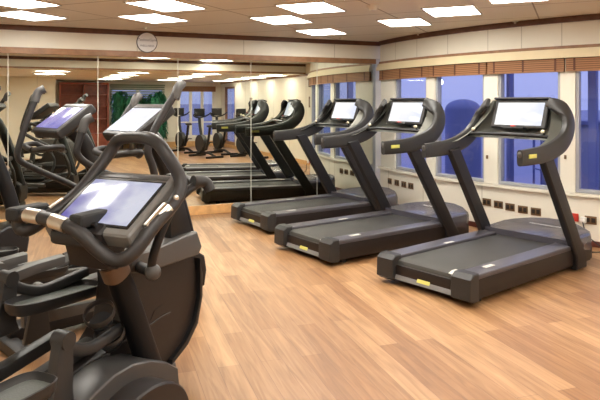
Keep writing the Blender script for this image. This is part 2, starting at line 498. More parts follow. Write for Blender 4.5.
g.build('door_frame', midwood, w, False)
MB().box(-.49, .49, -.006, .006, .2, 1.94).build('pane', glass, w, False)
MB().cyl((-.4, -.03, .95), (-.4, -.03, 1.15), .012).build('door_handle', steel, w)
# blind above the rear window
o = rthing('window_blind', 5.55, DE-.03, 1.93, 'raised brown slatted blind over the far rear window, seen only in the mirror', 'blind')
MB().box(-.65, .65, -.02, .02, -.08, .1).build('slat_stack', blind_m, o, False)

o = rthing('window_blind', 3.6, DE-.03, 1.78, 'pale green slatted blind above the plants at the far rear window, seen in the mirror', 'blind')
gb = MB()
for k in range(6): gb.box(-.86, .86, -.02, .015, -.2+.075*k, -.2+.075*k+.05)
gb.build('slat_stack', mat('green_slats', (0.28, 0.31, 0.22), .5), o, False)
MB().box(-.87, .87, -.025, .02, .24, .29).build('head_rail', mat('green_slats', (0.28, 0.31, 0.22), .5), o, False)

# ------------------------------------------------------------------ outside: sea, deck, rail
g = MB(); g.box(-4000, 4000, -3000, 6000, -12.1, -12); struct('trim_sea', g, mat('dusk_sea', (0.20, 0.22, 0.44), 0.5))
def outp(phi, dist): return arc(phi, RW - dist)
struct('floor_deck', arcslab(MB(), 172, 262, RW-3.6, RW-.16, -.15, -.05, 4), deckm)
rail = empty('deck_railing', outp(220, 3.2), 0, 'blue grey ship railing on the open deck outside the bowed windows', 'railing')
inv = Matrix.Translation(-rail.location)
for z in (.95, .62, .32):
    g = MB(); g.sweep([outp(p, 3.2) + Vector((0, 0, z)) for p in range(178, 262, 4)], .03 if z > .9 else .014, n=8, sub=1, up=(0,0,1)); g.b.transform(inv)
    g.build('top_rail' if z > .9 else 'lower_rail', pale if z > .9 else blueg, rail)
for p in range(178, 262, 7):
    g = MB(); q = outp(p, 3.2); g.cyl((q.x, q.y, -.05), (q.x, q.y, .95), .022, n=8); g.b.transform(inv); g.build('post', blueg, rail)
# stand-ins for the rounded dark shape and blue stripes in the panes
def outthing(name, phi, dist, label, cat, group=None): 
    p = outp(phi, dist); return empty(name, (p.x, p.y, -.05), R(phi+90), label, cat, group)
o = outthing('rounded_dark_shape', 185.1, 1.8, 'rounded dark blue shape outside the second window', 'cover')
MB().cyl((0, 0, 0), (0, 0, 1.42), .30, .30, 28).sph((0, 0, 1.42), .30, (1, 1, .6), 28).build('cover', navy, o)  # plain rounded stand-in for the dark blue shape in the pane
MB().cyl((0, 0, 0), (0, 0, .12), .36, .36, 28).build('base_ring', blueg, o)
for k, (ph, di, ww, hh) in enumerate(((212.6, .9, .10, 2.3), (214.6, .9, .05, 2.3), (225.2, .8, .05, 2.4), (227.3, .8, .09, 2.4))):  # upright bars added to give the vertical blue stripes in the panes
    o = outthing('stripe_bar', ph, di, ['broad', 'narrow', 'narrow', 'broad'][k] + ' vertical blue bar, stand-in for a stripe in the ' + ('third window from the mirror' if k < 2 else 'window at the right edge'), 'post', 'stripe bars outside the windows')
    MB().box(-ww/2, ww/2, -.05, .05, 0, hh, .008).build('shaft', blueg if k % 2 else pale, o)
    MB().box(-ww/2-.03, ww/2+.03, -.08, .08, 0, .04).build('foot_plate', blueg, o)
o = outthing('deck_locker', 221.5, 1.75, 'dark blue deck locker standing outside the window at the right edge', 'locker')
MB().box(-.45, .45, -.25, .25, 0, 1.25, .03).build('body', navy, o)
MB().box(-.48, .48, -.28, .28, 1.25, 1.31, .015).build('lid', blueg, o)
MB().box(-.1, .1, .25, .28, .9, .94).build('handle', steel, o)

o = outthing('deck_lamp', 191.5, 1.2, 'thin deck lamp post with a small bright white lamp outside the second window', 'lamp')
MB().cyl((0, 0, 0), (0, 0, 1.84), .02, n=10).build('pole', blueg, o)
MB().sph((0, 0, 1.87), .05, (1, 1, 1), 14).build('lamp_bulb', mat('white_bulb', (1, 1, 1), emit=((1, 1, 1), 6.0)), o)

# ------------------------------------------------------------------ ceiling lights
def make_light():
    o = empty('ceiling_light', (0, 0, 0), 0, 'x', 'ceiling light', 'recessed square ceiling lights')
    MB().box(-.235, .235, -.295, .295, -.008, 0).build('diffuser', lamp_m, o, False)
    g = MB()
    for a in ((-.25, -.235, -.31, .31), (.235, .25, -.31, .31), (-.25, .25, -.31, -.295), (-.25, .25, .295, .31)): g.box(*a, -.011, .0)
    g.build('frame', white, o, False)
    return o
LIGHTS = [(-2.85, 6.40, 'front light at the top left corner, the one nearer the mirror'), (-2.58, 5.52, 'ceiling light cut by the top left corner of the photo'),
  (-1.58, 6.60, 'ceiling light just above and right of the round wall sign'), (-1.25, 5.72, 'ceiling light cut by the top edge above the round wall sign'),
  (-.20, 6.72, 'ceiling light left of centre, between the sign and the corner'), (.11, 5.87, 'larger looking ceiling light at top centre, nearest the smoke detector'),
  (.28, 7.88, 'small looking ceiling light nearest the room corner'), (1.19, 6.93, 'ceiling light right of the smoke detector over the middle treadmill'),
  (1.52, 6.08, 'ceiling light over the nearest treadmill console'), (1.86, 5.22, 'ceiling light cut by the top edge at the right')]
LB = make_light(); first = True
def put_light(x, y, z, lab):
    global first
    o = LB if first else copy_tree(LB); first = False
    o.location = (x, y, z); o.rotation_euler = (0, 0, -R(23.5)); o['label'] = lab; return o
for x, y, l in LIGHTS: put_light(x, y, HC, l)
for x, y in ((.45, 5.0), (-.92, 4.84), (.8, 4.12), (-2.25, 4.64), (-.6, 3.95), (2.2, 4.35), (-1.92, 3.76)):
    put_light(x, y, HC, 'ceiling light above the open floor, overhead and out of the direct view')['group'] = 'overhead lights above the open floor'
for i in range(4):
    for j in range(5):
        s_ = -.9 + 1.7*j; d_ = 6.2 + 1.4*i
        if s_ > SR-.3 or (s_ < 1.2 and d_ > 8.9): continue
        p = M0 + U*s_ + N*d_
        put_light(p.x, p.y, HL, 'ceiling light in the lower rear ceiling, seen only in the mirror')['group'] = 'lights in the lower rear ceiling'
for x, y, l, k in ((.692, 5.782, 'round white smoke detector on the ceiling', 0),):
    o = empty('smoke_detector', (x, y, HC), 0, l, 'smoke detector')
    MB().cyl((0, 0, -.015), (0, 0, 0), .06, .065, 24).build('base', white, o)
    MB().cyl((0, 0, -.045), (0, 0, -.015), .032, .05, 24).build('sensor', white, o)
SP = [(-1.87, 7.40, 'small white ceiling sprinkler above the round wall sign'), (.56, 8.54, 'small white ceiling sprinkler beside the light nearest the corner'),
      (1.556, 8.045, 'small white ceiling sprinkler above the middle treadmill'), (2.415, 6.853, 'small white ceiling sprinkler above the nearest treadmill, close to the window wall')]
for i, (x, y, l) in enumerate(SP):
    if i == 0:
        sp = empty('ceiling_sprinkler', (x, y, HC), 0, l, 'sprinkler', 'ceiling sprinklers')
        MB().cyl((0, 0, -.008), (0, 0, 0), .035, .038, 20).build('rose', white, sp)
        MB().cyl((0, 0, -.03), (0, 0, -.008), .012, .014, 12).build('head', steel, sp)
    else:
        c = copy_tree(sp); c.location = (x, y, HC); c['label'] = l

# ------------------------------------------------------------------ round sign on the soffit above the mirror
o = rthing('round_sign', 1.69, .036, 2.262, 'round silver sign with dark lettering on the band above the mirror', 'sign')
o.rotation_euler.z += R(180)   # local +y now points into the room, +x to the left
MB().cyl((0, .0, 0), (0, .018, 0), .132, n=40).build('rim', grey, o)
MB().cyl((0, .018, 0), (0, .024, 0), .122, n=40).build('disc', mat('sign_face', (0.80, 0.80, 0.80), 0.3), o)
MX = Matrix.Translation((0, .0255, 0)) @ Matrix.Rotation(R(180), 4, 'Z') @ Matrix.Rotation(R(90), 4, 'X')
sgn = mat('sign_lettering', (0.16, 0.16, 0.2), 0.5)
text_mesh('TechnoGym', .047, 'upper_lettering', sgn, o, Matrix.Translation((0, 0, .03)) @ MX)
text_mesh('WELLNESS', .038, 'lower_lettering', sgn, o, Matrix.Translation((0, 0, -.045)) @ MX)

# ------------------------------------------------------------------ wall sockets, switch, cable
def make_socket():
    o = empty('wall_socket', (0, 0, 0), 0, 'x', 'socket')
    MB().box(-.058, .058, 0, .008, -.042, .042, .003).build('plate', sock, o)
    for x in (-.027, .027): MB().box(x-.019, x+.019, .0075, .0095, -.024, .024, .001).build('outlet', sockd, o)
    return o
so = make_socket(); f1 = True
def put_socket(ph, z, lab, grp):
    global f1
    o = so if f1 else copy_tree(so); f1 = False
    o.location = arc(ph, RW, z); o.rotation_euler = (0, 0, R(ph-90)); o['label'] = lab
    if grp: o['group'] = grp
    return o
order = ['first', 'second', 'third', 'fourth', 'fifth']
for k, ph in enumerate((199.44, 201.43, 203.24, 204.9)):
    put_socket(ph, .355, 'bronze socket plate behind the middle treadmill, %s from the left in its row of four' % order[k], 'sockets behind the middle treadmill')
for k, (ph, z) in enumerate(((217.88, .321), (219.4, .311), (220.85, .302), (222.37, .294), (223.85, .290))):
    put_socket(ph, z, 'bronze socket plate behind the nearest treadmill, %s from the left in its row of five' % order[k], 'sockets behind the nearest treadmill')
put_socket(229.45, .273, 'bronze socket plate at the right edge with a white plug in it', None)
o = empty('red_socket', arc(227.75, RW, .283), R(227.75-90), 'red emergency socket plate between the treadmill upright and the white plug', 'socket')
MB().box(-.055, .055, 0, .012, -.042, .042, .003).build('plate', redm, o)
MB().box(-.03, -.005, .011, .016, -.015, .015, .001).build('switch', redm, o)
o = empty('power_plug', arc(228.85, RW+.012, .272), R(228.85-90), 'white power plug with black cable in the socket at the right edge', 'plug')
MB().box(-.028, .028, 0, .05, -.03, .03, .008).build('plug_body', white, o)
MB().sweep([(0, .045, -.02), (-.02, .06, -.08), (-.06, .06, -.16), (-.16, .09, -.22), (-.25, .16, -.262), (-.1, .3, -.265), (.12, .36, -.264)], .006, n=8).build('cable', black, o)

# fittings on the other walls, seen in the mirror
p = M0 + U*SR + N*4.85
for k, (d_, zz) in enumerate(((9.15, 1.5), (5.0, 1.5))):
    p = M0 + U*(SR-.002) + N*d_
    for q in (-.06, .06):
        side = 'right' if q < 0 else 'left'
        pair = 'pair nearest the bikes' if k == 0 else 'pair nearest the red call point'
        o = empty('cupboard_handle', (p.x + N.x*q, p.y + N.y*q, zz), math.atan2(U.y, U.x) + R(90), 'dark pull handle in mirror, %s of the %s' % (side, pair), 'handle', 'pull handles on the cupboard wall')
        MB().box(-.014, .014, 0.02, .035, -.13, .13, .004).build('grip', sock, o)
        for z in (-.1, .1): MB().cyl((0, 0, z), (0, .03, z), .007, n=8).build('standoff', sock, o)
p = M0 + U*(SR-.002) + N*4.75
o = empty('fire_call_point', (p.x, p.y, 1.56), math.atan2(U.y, U.x) + R(90), 'small red fire call point on the cream wall, seen in the mirror', 'alarm')
MB().box(-.05, .05, 0, .03, -.05, .05, .005).build('housing', redm, o); MB().box(-.03, .03, .029, .033, -.025, .025).build('glass_plate', white, o)
o = rthing('wall_switch', .68, 9.692, 1.79, 'small dark switch plate on the cream wall at far left in the mirror', 'switch')
MB().box(-.06, .06, 0, .012, -.08, .08, .003).build('plate', sockd, o); MB().box(-.02, .02, .012, .02, -.03, .03, .002).build('rocker', sock, o)

# red brown cabinet at the back
o = rthing('display_cabinet', 1.92, 12.05, 0, 'tall red brown wooden cabinet with open shelves, seen in the mirror', 'cabinet')
g = MB(); g.box(-.72, .72, -.2, -.17, 0, 2.08)
for x in (-.72, -.02, .68): g.box(x, x+.04, -.2, .2, 0, 2.08)
g.box(-.72, .72, -.2, .2, 2.04, 2.1); g.box(-.72, .72, -.2, .2, 0, .08)
g.build('carcass', redwood, o, False)
for z in (.5, .95, 1.35, 1.72):
    MB().box(-.68, .68, -.17, .19, z, z+.025).build('shelf', mat('cabinet_shelf', (0.34, 0.09, 0.05), .35), o, False)
for x in (-.35, .33): MB().box(x-.33, x+.33, .18, .2, .08, .5).build('door', redwood, o, False)
# potted palms in front of the rear window
def make_palm(h, nleaf, seed):
    rnd = random.Random(seed)
    o = empty('potted_palm', (0, 0, 0), 0, 'x', 'plant', 'potted plants at the rear window')
    MB().cyl((0, 0, 0), (0, 0, .38), .10, .13, 20).build('pot', mat('pot_clay', (0.08, 0.06, 0.05), .6), o)
    MB().cyl((0, 0, .36), (0, 0, .38), .12, n=20).build('soil', rubber, o)
    g = MB()
    for k in range(4): 
        a = rnd.random()*6.28; g.sweep([(0.03*math.cos(a), .03*math.sin(a), .36), (.05*math.cos(a), .05*math.sin(a), h*.5), (.1*math.cos(a), .1*math.sin(a), h*.75)], .012, n=6, sub=2)
    g.build('stem', mat('plant_stem', (0.10, 0.12, 0.04), .6), o)
    g = MB(); b = g.b
    for k in range(nleaf):
        a = rnd.random()*6.28; z0 = h*(.2+.72*rnd.random()); L = .15+.14*rnd.random(); up = .05+.35*rnd.random()
        prev = None
        for i in range(7):
            t = i/6; r = .03+L*t; z = z0 + up*math.sin(t*2.2)*.8 - .25*t*t
            w = .045*math.sin(math.pi*(.08+.9*t))+.003
            c = Vector((r*math.cos(a), r*math.sin(a), z)); sd = Vector((-math.sin(a), math.cos(a), 0))*w
            q = (b.verts.new(c-sd+Vector((0,0,.01))), b.verts.new(c+Vector((0,0,-.004))), b.verts.new(c+sd+Vector((0,0,.01))))
            if prev:
                b.faces.new((prev[0], prev[1], q[1], q[0])); b.faces.new((prev[1], prev[2], q[2], q[1]))
            prev = q
    g.build('foliage', leaf, o)
    return o
palm = make_palm(1.8, 520, 3); palm2 = make_palm(1.7, 480, 5)
for k, (s_, d_, src) in enumerate(((2.98, 11.95, 0), (3.60, 11.95, 1), (4.22, 11.95, 0), (3.30, 11.4, 1), (3.92, 11.4, 1))):
    o = (palm, palm2)[src] if k < 2 else copy_tree((palm, palm2)[src])
    p = M0 + U*s_ + N*d_; o.location = (p.x, p.y, 0); o.rotation_euler = (0, 0, k*1.3)
    o['label'] = 'green leafy potted plant at the rear window, %s from the cabinet in the mirror' % order[k]

# ------------------------------------------------------------------ treadmills   (local x = user's right, y = forward, z = up)
def fin_path(sg):
    return [(sg*x, y, z) for x, y, z in ((.475, .62, 1.058), (.48, .78, 1.062), (.48, .98, 1.075), (.48, 1.16, 1.11), (.48, 1.30, 1.165), (.47, 1.40, 1.25), (.45, 1.445, 1.345), (.41, 1.44, 1.425), (.355, 1.40, 1.475), (.30, 1.37, 1.495))]
def make_treadmill():
    o = empty('treadmill', (0, 0, 0), 0, 'x', 'treadmill', 'treadmills facing the bowed windows')
    # chassis under everything
    MB().box(-.43, .43, .03, 1.95, .045, .17, .02).build('chassis', brownpl, o)
    for sg in (-1, 1):
        # side skirt and foot rail
        MB().prism([(.06, .05), (1.86, .05), (1.86, .20), (.06, .20)], sg*.40, sg*.455, .015).build('side_skirt', brownpl, o)
        MB().prism([(.06, .195), (1.50, .195), (1.50, .235), (.06, .232)], sg*.295, sg*.455, .012, 3).build('foot_rail', railm, o)
        MB().prism([(-.02, .06), (.02, .035), (.10, .035), (.10, .243), (.03, .243), (-.015, .21)], sg*.285, sg*.462, .018, 3).build('end_cap', plastic2, o)
        if sg > 0: MB().box(.345, .385, .30, .42, .2335, .236).build('decal', silver, o)
        if sg < 0: MB().box(-.335, -.30, .72, .84, .2335, .236).build('decal', silver, o)
    MB().prism([(.059, .197), (.057, .201), (.098, .2148), (.15, .2155), (.15, .2130), (.10, .212)], .215, .285).build('decal', silver, o)
    # belt with round rear roller
    MB().prism([(.05, .13), (.045, .165), (.06, .198), (.10, .212), (1.55, .214), (1.55, .15), (.09, .12)], -.288, .288, .006, 2).build('belt', beltm, o)
    MB().prism([(.06, .045), (.012, .055), (.05, .128), (.08, .128), (.08, .045)], -.288, .288, .004).build('rear_bumper', mat('bumper_grey', (0.17, 0.165, 0.16), .4), o)
    MB().box(-.062, .062, -.006, .0, -.017, .017, .002, M=Matrix.Translation((-.0, .030, .088)) @ Matrix.Rotation(R(-27), 4, 'X')).build('badge', yellow, o)
    # motor hood, bowed front
    top = [(-.455, 1.5), (.455, 1.5), (.46, 1.86), (.40, 1.98), (.26, 2.08), (.09, 2.13), (-.09, 2.13), (-.26, 2.08), (-.40, 1.98), (-.46, 1.86)]
    g = MB(); b = g.b; rings = []
    for z, k, dz in ((.05, .97, 0), (.2, 1.0, 0), (.235, 1.0, .02), (.262, .975, .03), (.272, .93, .034)):
        ring = []
        for x, y in top:
            cy = 1.8; ring.append(b.verts.new((x*k, cy + (y-cy)*(k if y > 1.6 else 1), z + (dz + (.02 if dz else 0))*max(0, (y-1.5)/.6)*(1 - .5*(x/.46)**2))))
        rings.append(ring)
    for a_, b_ in zip(rings, rings[1:]):
        for i in range(10): b.faces.new((a_[i], a_[(i+1) % 10], b_[(i+1) % 10], b_[i]))
    b.faces.new(rings[0][::-1]); b.faces.new(rings[-1]); bmesh.ops.recalc_face_normals(b, faces=b.faces)
    hood = g.build('motor_hood', mat('hood_plastic', (0.075, 0.07, 0.085), .25), o)
    text_mesh('TECHNOGYM', .052, 'hood_lettering', silver, hood, Matrix.Translation((.02, 1.83, .3085)) @ Matrix.Rotation(R(2.5), 4, 'X'))
    # leaning uprights
    for sg in (-1, 1):
        MB().prism([(1.53, .02), (1.71, .02), (1.71, .12), (1.10, 1.07), (.95, 1.05), (1.53, .14)], sg*.425, sg*.492, .02, 3).build('upright', plastic, o)
        # handrail horn and its badge
        rl = MB().sweep(fin_path(sg), .031, .076, n=16, sub=5, power=3.2, taper=lambda t: (.86 + .5*t) if t < .4 else (1.06 if t < .8 else 1.06 - 2.4*(t-.8))).build('handrail', mat('rail_shell', (0.030, 0.029, 0.028), .36), o)
        MB().sph((sg*.475, .632, 1.085), .036, (.75, .6, .9), 16).build('rail_end_cap', grey, rl)
        bd = MB().box(sg*.503, sg*.513,   .70, .81, 1.052, 1.084, .003).build('badge', yellow, rl)
    # dished shell between the horns behind the screen
    prof = [(1.24, 1.165), (1.34, 1.20), (1.42, 1.26), (1.48, 1.34), (1.50, 1.42), (1.49, 1.48), (1.46, 1.515)]
    pp = smooth([Vector((0, a_, b_)) for a_, b_ in prof], 3)
    g = MB(); b = g.b; gridv = []
    nx = 14
    for i, p in enumerate(pp):
        t = i/(len(pp)-1); hw = .468 - .16*max(0, t-.45)/.55
        row = []
        for j in range(nx+1):
            u = -1 + 2*j/nx
            row.append(b.verts.new((u*hw, p.y + .05*(1-u*u), p.z - .0*(1-u*u))))
        gridv.append(row)
    for i in range(len(pp)-1):
        for j in range(nx): b.faces.new((gridv[i][j], gridv[i][j+1], gridv[i+1][j+1], gridv[i+1][j]))
    geo = bmesh.ops.solidify(b, geom=b.faces[:], thickness=.018)
    bmesh.ops.recalc_face_normals(b, faces=b.faces)
    g.build('console_shell', olive, o)
    # wings: inner faces running from the rail to the shell
    for sg in (-1, 1):
        g = MB(); b = g.b
        A = smooth([Vector((sg*.46, 1.0, 1.12)), Vector((sg*.46, 1.16, 1.16)), Vector((sg*.455, 1.30, 1.22)), Vector((sg*.45, 1.41, 1.31)), Vector((sg*.43, 1.455, 1.40)), Vector((sg*.385, 1.455, 1.465))], 3)
        B = smooth([Vector((sg*.41, 1.04, 1.135)), Vector((sg*.40, 1.18, 1.19)), Vector((sg*.36, 1.30, 1.28)), Vector((sg*.32, 1.40, 1.38)), Vector((sg*.30, 1.44, 1.45)), Vector((sg*.29, 1.46, 1.51))], 3)
        va = [b.verts.new(q) for q in A]; vb = [b.verts.new(q) for q in B]
        for i in range(len(va)-1): b.faces.new((va[i], va[i+1], vb[i+1], vb[i]))
        bmesh.ops.solidify(b, geom=b.faces[:], thickness=.014); bmesh.ops.recalc_face_normals(b, faces=b.faces)
        g.build('console_wing', olive, o)
    # screen unit
    T = Matrix.Translation((0, 1.41, 1.385)) @ Matrix.Rotation(R(-20), 4, 'X')
    sc = MB().box(-.275, .275, 0, .05, -.13, .145, .016, 3, M=T).build('screen_bezel', plastic2, o)
    MB().box(-.235, .235, -.004, .002, -.105, .115, .002, M=T).build('screen', scr_white, sc)
    MB().box(-.285, .285, -.02, .06, .145, .165, .008, M=T).build('top_cap', plastic, sc)
    MB().box(-.11, .11, -.075, .03, -.160, -.135, .01, M=T).build('console_shelf', black, sc)
    MB().cyl(T @ Vector((0, -.05, -.14)), T @ Vector((0, -.05, -.13)), .03, n=20).build('stop_button', redm, sc)
    # cross bar with two control sticks
    MB().sweep([(-.45, 1.27, 1.19), (-.3, 1.20, 1.205), (0, 1.18, 1.21), (.3, 1.20, 1.205), (.45, 1.27, 1.19)], .017, .020, n=12, up=(0, 0, 1)).build('cross_bar', black, o)
    for sg in (-1, 1):
        st = MB().cyl((sg*.36, 1.225, 1.20), (sg*.35, 1.20, 1.24), .010, n=10).build('control_stick', black, o)
        MB().sph((sg*.349, 1.198, 1.245), .017, (1.1, 1, .9), 14).build('stick_tip', beige, st)
        MB().box(sg*.36-.035, sg*.36+.035, 1.22, 1.26, 1.195, 1.215, .008).build('bottle_rim', black, o)
    # adjustable feet
    for x in (-.36, .36):
        for y in (.22, 1.7): MB().cyl((x, y, 0), (x, y, .05), .03, n=14).build('foot', rubber, o)
    return o
tm = make_treadmill()
TM = [(.945, 4.76, 50.4, 'nearest and largest charcoal treadmill, in front of the third window'),
      (.015, 5.89, 54.5, 'middle charcoal treadmill of the three, between the nearest one and the one by the mirror'),
      (-.60, 7.24, 57, 'farthest charcoal treadmill, standing right beside the mirror')]
for i, (x, y, a, l) in enumerate(TM):
    o = tm if i == 0 else copy_tree(tm)
    place(o, x, y, a); o['label'] = l

# ------------------------------------------------------------------ foreground elliptical trainer with low console
def tube(path, r, name, m, parent, closed=False, rb=None, sub=6, up=(1, 0, 0), power=2.0):
    return MB().sweep(path, r, rb, closed, 14, sub, power, up).build(name, m, parent)
def foot_tray(parent, x, pts_y, z, dx=.075, slope=0.0, name='foot_tray'):
    y0, y1 = pts_y; n = 20; cy = (y0+y1)/2; hl = (y1-y0)/2
    def oval(k, zz):
        out = []
        for i in range(28):
            th = 2*math.pi*i/28; c, s_ = math.cos(th), math.sin(th)
            px_ = math.copysign(abs(c)**.55, c)*dx*k; py_ = math.copysign(abs(s_)**.55, s_)*(hl - (1-k)*dx)
            out.append(Vector((x+px_*(1+.12*s_), cy+py_, z + zz + slope*py_)))
        return out
    g = MB(); b = g.b
    rs = [[b.verts.new(v) for v in oval(k, zz)] for k, zz in ((.8, -.022), (.98, .0), (1.03, .034), (.97, .036), (.92, .012), (.86, .006))]
    for A, B in zip(rs, rs[1:]):
        for i in range(28): b.faces.new((A[i], A[(i+1) % 28], B[(i+1) % 28], B[i]))
    b.faces.new(rs[0][::-1]); b.faces.new(rs[-1]); bmesh.ops.recalc_face_normals(b, faces=b.faces)
    t = g.build(name, plastic2, parent)
    g = MB(); b = g.b
    f_ = [b.verts.new(v) for v in oval(.84, .010)]; b.faces.new(f_)
    for k in range(7):
        xx = x - dx*.6 + dx*1.2*k/6
        for sgn_ in (1,):
            e0 = cy-hl*.72; e1 = cy+hl*.72
            q = [b.verts.new((xx-.003, e0, z+.016+slope*(e0-cy))), b.verts.new((xx+.003, e0, z+.016+slope*(e0-cy))), b.verts.new((xx+.003, e1, z+.016+slope*(e1-cy))), b.verts.new((xx-.003, e1, z+.016+slope*(e1-cy)))]
            b.faces.new(q)
    g.build('tread_insert', tray, t)
    return t

def make_front_trainer():
    o = empty('elliptical_trainer', (0, 0, 0), 0, 'large dark elliptical trainer in the left foreground with looped handlebar and bright screen', 'elliptical trainer')
    # base
    MB().box(-.26, .02, -1.15, .18, .05, .16, .03).build('base_beam', brownpl, o)
    MB().box(-.25, -.12, .27, .37, 0.0, .085, .02, 3).build('front_foot', grey, o)
    MB().box(-.46, .30, -1.2, -1.08, 0.0, .085, .02, 3).build('rear_foot', grey, o)
    # big flywheel housing
    hs = [(.40, .77), (.46, .73), (.49, .64), (.515, .53), (.515, .40), (.47, .27), (.38, .19), (.24, .13), (-.10, .10), (-.75, .10), (-.86, .17), (-.62, .24), (-.44, .30), (-.20, .34), (-.08, .45), (-.05, .60), (-.06, .74), (.05, .735)]
    g = MB().prism(hs, -.30, -.085, .02, 3).build('flywheel_housing', brownpl, o)
    MB().prism([(.505, .62), (.53, .53), (.53, .40), (.485, .26), (.39, .175), (.25, .12), (.25, .145), (.37, .20), (.46, .28), (.503, .40), (.503, .53)], -.33, -.06, .006).build('edge_strip', black, g)
    MB().prism([(.10, .40), (.17, .415), (.20, .45), (.13, .44)], -.088, -.082).build('vent_slot', black, g)
    MB().sweep([(-.083, -.46, .335), (-.083, -.2, .352), (-.083, .06, .372), (-.083, .20, .388), (-.083, .26, .385)], .004, .006, n=8, up=(1, 0, 0)).build('side_ridge', plastic2, g)
    sh = MB().prism([(-.13, .70), (-.11, .785), (.05, .775), (.30, .79), (.425, .79), (.47, .70), (.44, .66), (.2, .665), (.0, .67)], -.345, -.02, .018, 3).build('top_shroud', grey, o)
    text_mesh('TECHNOGYM', .03, 'shroud_lettering', silver, sh, Matrix.Translation((-.16, .02, .7845)) @ Matrix.Rotation(R(-2), 4, 'X') @ Matrix.Rotation(R(90), 4, 'Z'))
    # near side drum cover and its grey saddle
    dr = []
    for i in range(33):
        th = R(-35 + 250*i/32); dr.append((-.28 + .30*math.cos(th), .05 + .225*math.sin(th)))
    MB().prism(dr, .02, .22, .02, 3).build('drum_cover', brownpl, o)
    MB().prism([(-.72, .14), (-.66, .20), (-.58, .265), (-.48, .315), (-.36, .345), (-.24, .345), (-.12, .315), (.0, .26), (.085, .20), (.10, .09), (-.72, .09)], -.09, .10, .016, 3).build('beam_cover', mat('cover_grey', (0.05, 0.048, 0.047), .36), o)
    # main post
    ps_ = MB().sweep([(0, .02, .16), (-.0, -.06, .34), (-.0, -.16, .57), (-.0, -.27, .80), (-.0, -.34, .92)], .050, .062, n=18, sub=4, power=2.6, up=(1, 0, 0), taper=lambda t: 1.0-.15*t).build('main_post', mat('matt_black_post', (0.006, 0.006, 0.007), .5, spec=.2), o)
    MB().sweep([(0, -.235, .72), (0, -.27, .79)], .052, .062, n=18, sub=2, power=2.6).build('post_collar', mat('bronze_collar', (0.16, 0.10, 0.065), .4), ps_)
    # console
    T = Matrix.Translation((0, -.265, 1.065)) @ Matrix.Rotation(R(-58), 4, 'X')
    cs = MB().box(-.235, .235, 0, .075, -.205, .20, .02, 3, M=T).build('console_housing', mat('console_grey', (0.15, 0.147, 0.138), .35), o)
    MB().box(-.205, .205, -.006, .004, -.165, .135, .004, M=T).build('screen_bezel', black, cs)
    MB().box(-.193, .193, -.008, -.002, -.153, .123, .002, M=T).build('screen', scr_blue, cs)
    MB().box(-.20, .20, -.004, .006, .148, .178, .004, M=T).build('top_panel', grey, cs)
    MB().box(-.12, .06, -.03, .0, -.19, -.170, .006, M=T).build('reading_ledge', black, cs)
    MB().prism([(-.46, .96), (-.32, 1.03), (-.24, .94), (-.33, .78), (-.41, .80)], -.12, .10, .03, 3).build('console_neck', plastic, o)
    MB().box(-.15, .06, -.49, -.40, .90, .97, .03, 3).build('grip_hub', plastic, o)
    # looped handlebar
    lp = [(-.33, -.43, .935), (-.30, -.34, .985), (-.26, -.20, 1.08), (-.215, -.06, 1.24), (-.16, -.045, 1.315), (0, -.10, 1.335), (.14, -.15, 1.325), (.215, -.16, 1.265), (.268, -.135, 1.16), (.285, -.18, 1.08), (.268, -.32, .98), (.235, -.41, .885), (.17, -.435, .855), (.10, -.455, .89), (.04, -.48, .95), (-.03, -.485, .985), (-.16, -.47, 1.0), (-.30, -.455, 1.005), (-.365, -.45, .985), (-.365, -.445, .945)]
    hb = tube(lp, .030, 'handlebar_loop', trac, o, closed=True)
    MB().cyl((-.305, -.457, 1.006), (-.215, -.464, 1.004), .0325, n=18).build('silver_grip', steel, hb)
    MB().cyl((-.135, -.474, .998), (-.045, -.486, .987), .0325, n=18).build('silver_grip', steel, hb)
    MB().cyl((.279, -.235, 1.045), (.253, -.335, .967), .0325, n=18).build('silver_grip', steel, hb)
    MB().cyl((-.305, -.325, .995), (-.285, -.265, 1.03), .0325, n=18).build('silver_grip', steel, hb)
    MB().sph((.298, -.205, 1.085), .014, (1, 1, 1), 10).build('button', steel, hb)
    for x in (-.375, -.0): MB().box(x-.04, x+.04, -.49, -.30, .975, 1.035, .02, 3).build('arm_pad', rubber, o)
    # swing arm on the near side, with its mast
    MB().cyl((-.10, .0, .70), (.19, -.22, .755), .026, n=18).build('pivot_axle', plastic2, o)
    MB().sph((.19, -.225, .757), .036, (1, 1, 1), 18).build('pivot_knob', grey, o)
    tube([(.18, -.23, .755), (.20, -.225, .85), (.22, -.19, .95), (.235, -.13, 1.04), (.25, -.06, 1.09), (.27, .0, 1.12)], .020, 'swing_arm', plastic, o)
    tube([(.265, -.03, 1.135), (.29, .03, 1.125), (.31, .045, 1.085)], .027, 'arm_grip', plastic2, o)
    MB().prism([(.24, .76), (.44, .76), (.36, .95), (.30, 1.12), (.24, 1.12)], -.11, -.06, .012).build('arm_mast', black, o)
    tube([(-.085, .27, 1.10), (.05, .17, 1.12), (.2, .06, 1.12), (.27, .01, 1.12)], .018, 'mast_link', plastic, o)
    # bottle holders
    nrm = Vector((.25, -.50, .83)).normalized(); e1 = Vector((0, 1, 0)).cross(nrm).normalized(); e2 = nrm.cross(e1)
    for yy, zz in ((-.30, .565), (-.235, .45)):
        cc_ = Vector((-.045, yy, zz))
        pts = [cc_ + e1*(.062*math.cos(2*math.pi*k/20)) + e2*(.068*math.sin(2*math.pi*k/20)) for k in range(20)]
        bh = MB().sweep(pts, .017, .0035, closed=True, n=8, sub=2, up=nrm).build('bottle_holder', plastic2, o)
        MB().cyl(cc_ - nrm*.06, cc_ - nrm*.052, .05, n=20).build('holder_base', black, bh)
        MB().cyl(cc_ + e1*.06, cc_ + e1*.02 - nrm*.055, .005, n=8).build('holder_stay', steel, bh)
    # trays and their linkages
    t1 = foot_tray(o, .12, (-1.12, -.74), .475, .085)
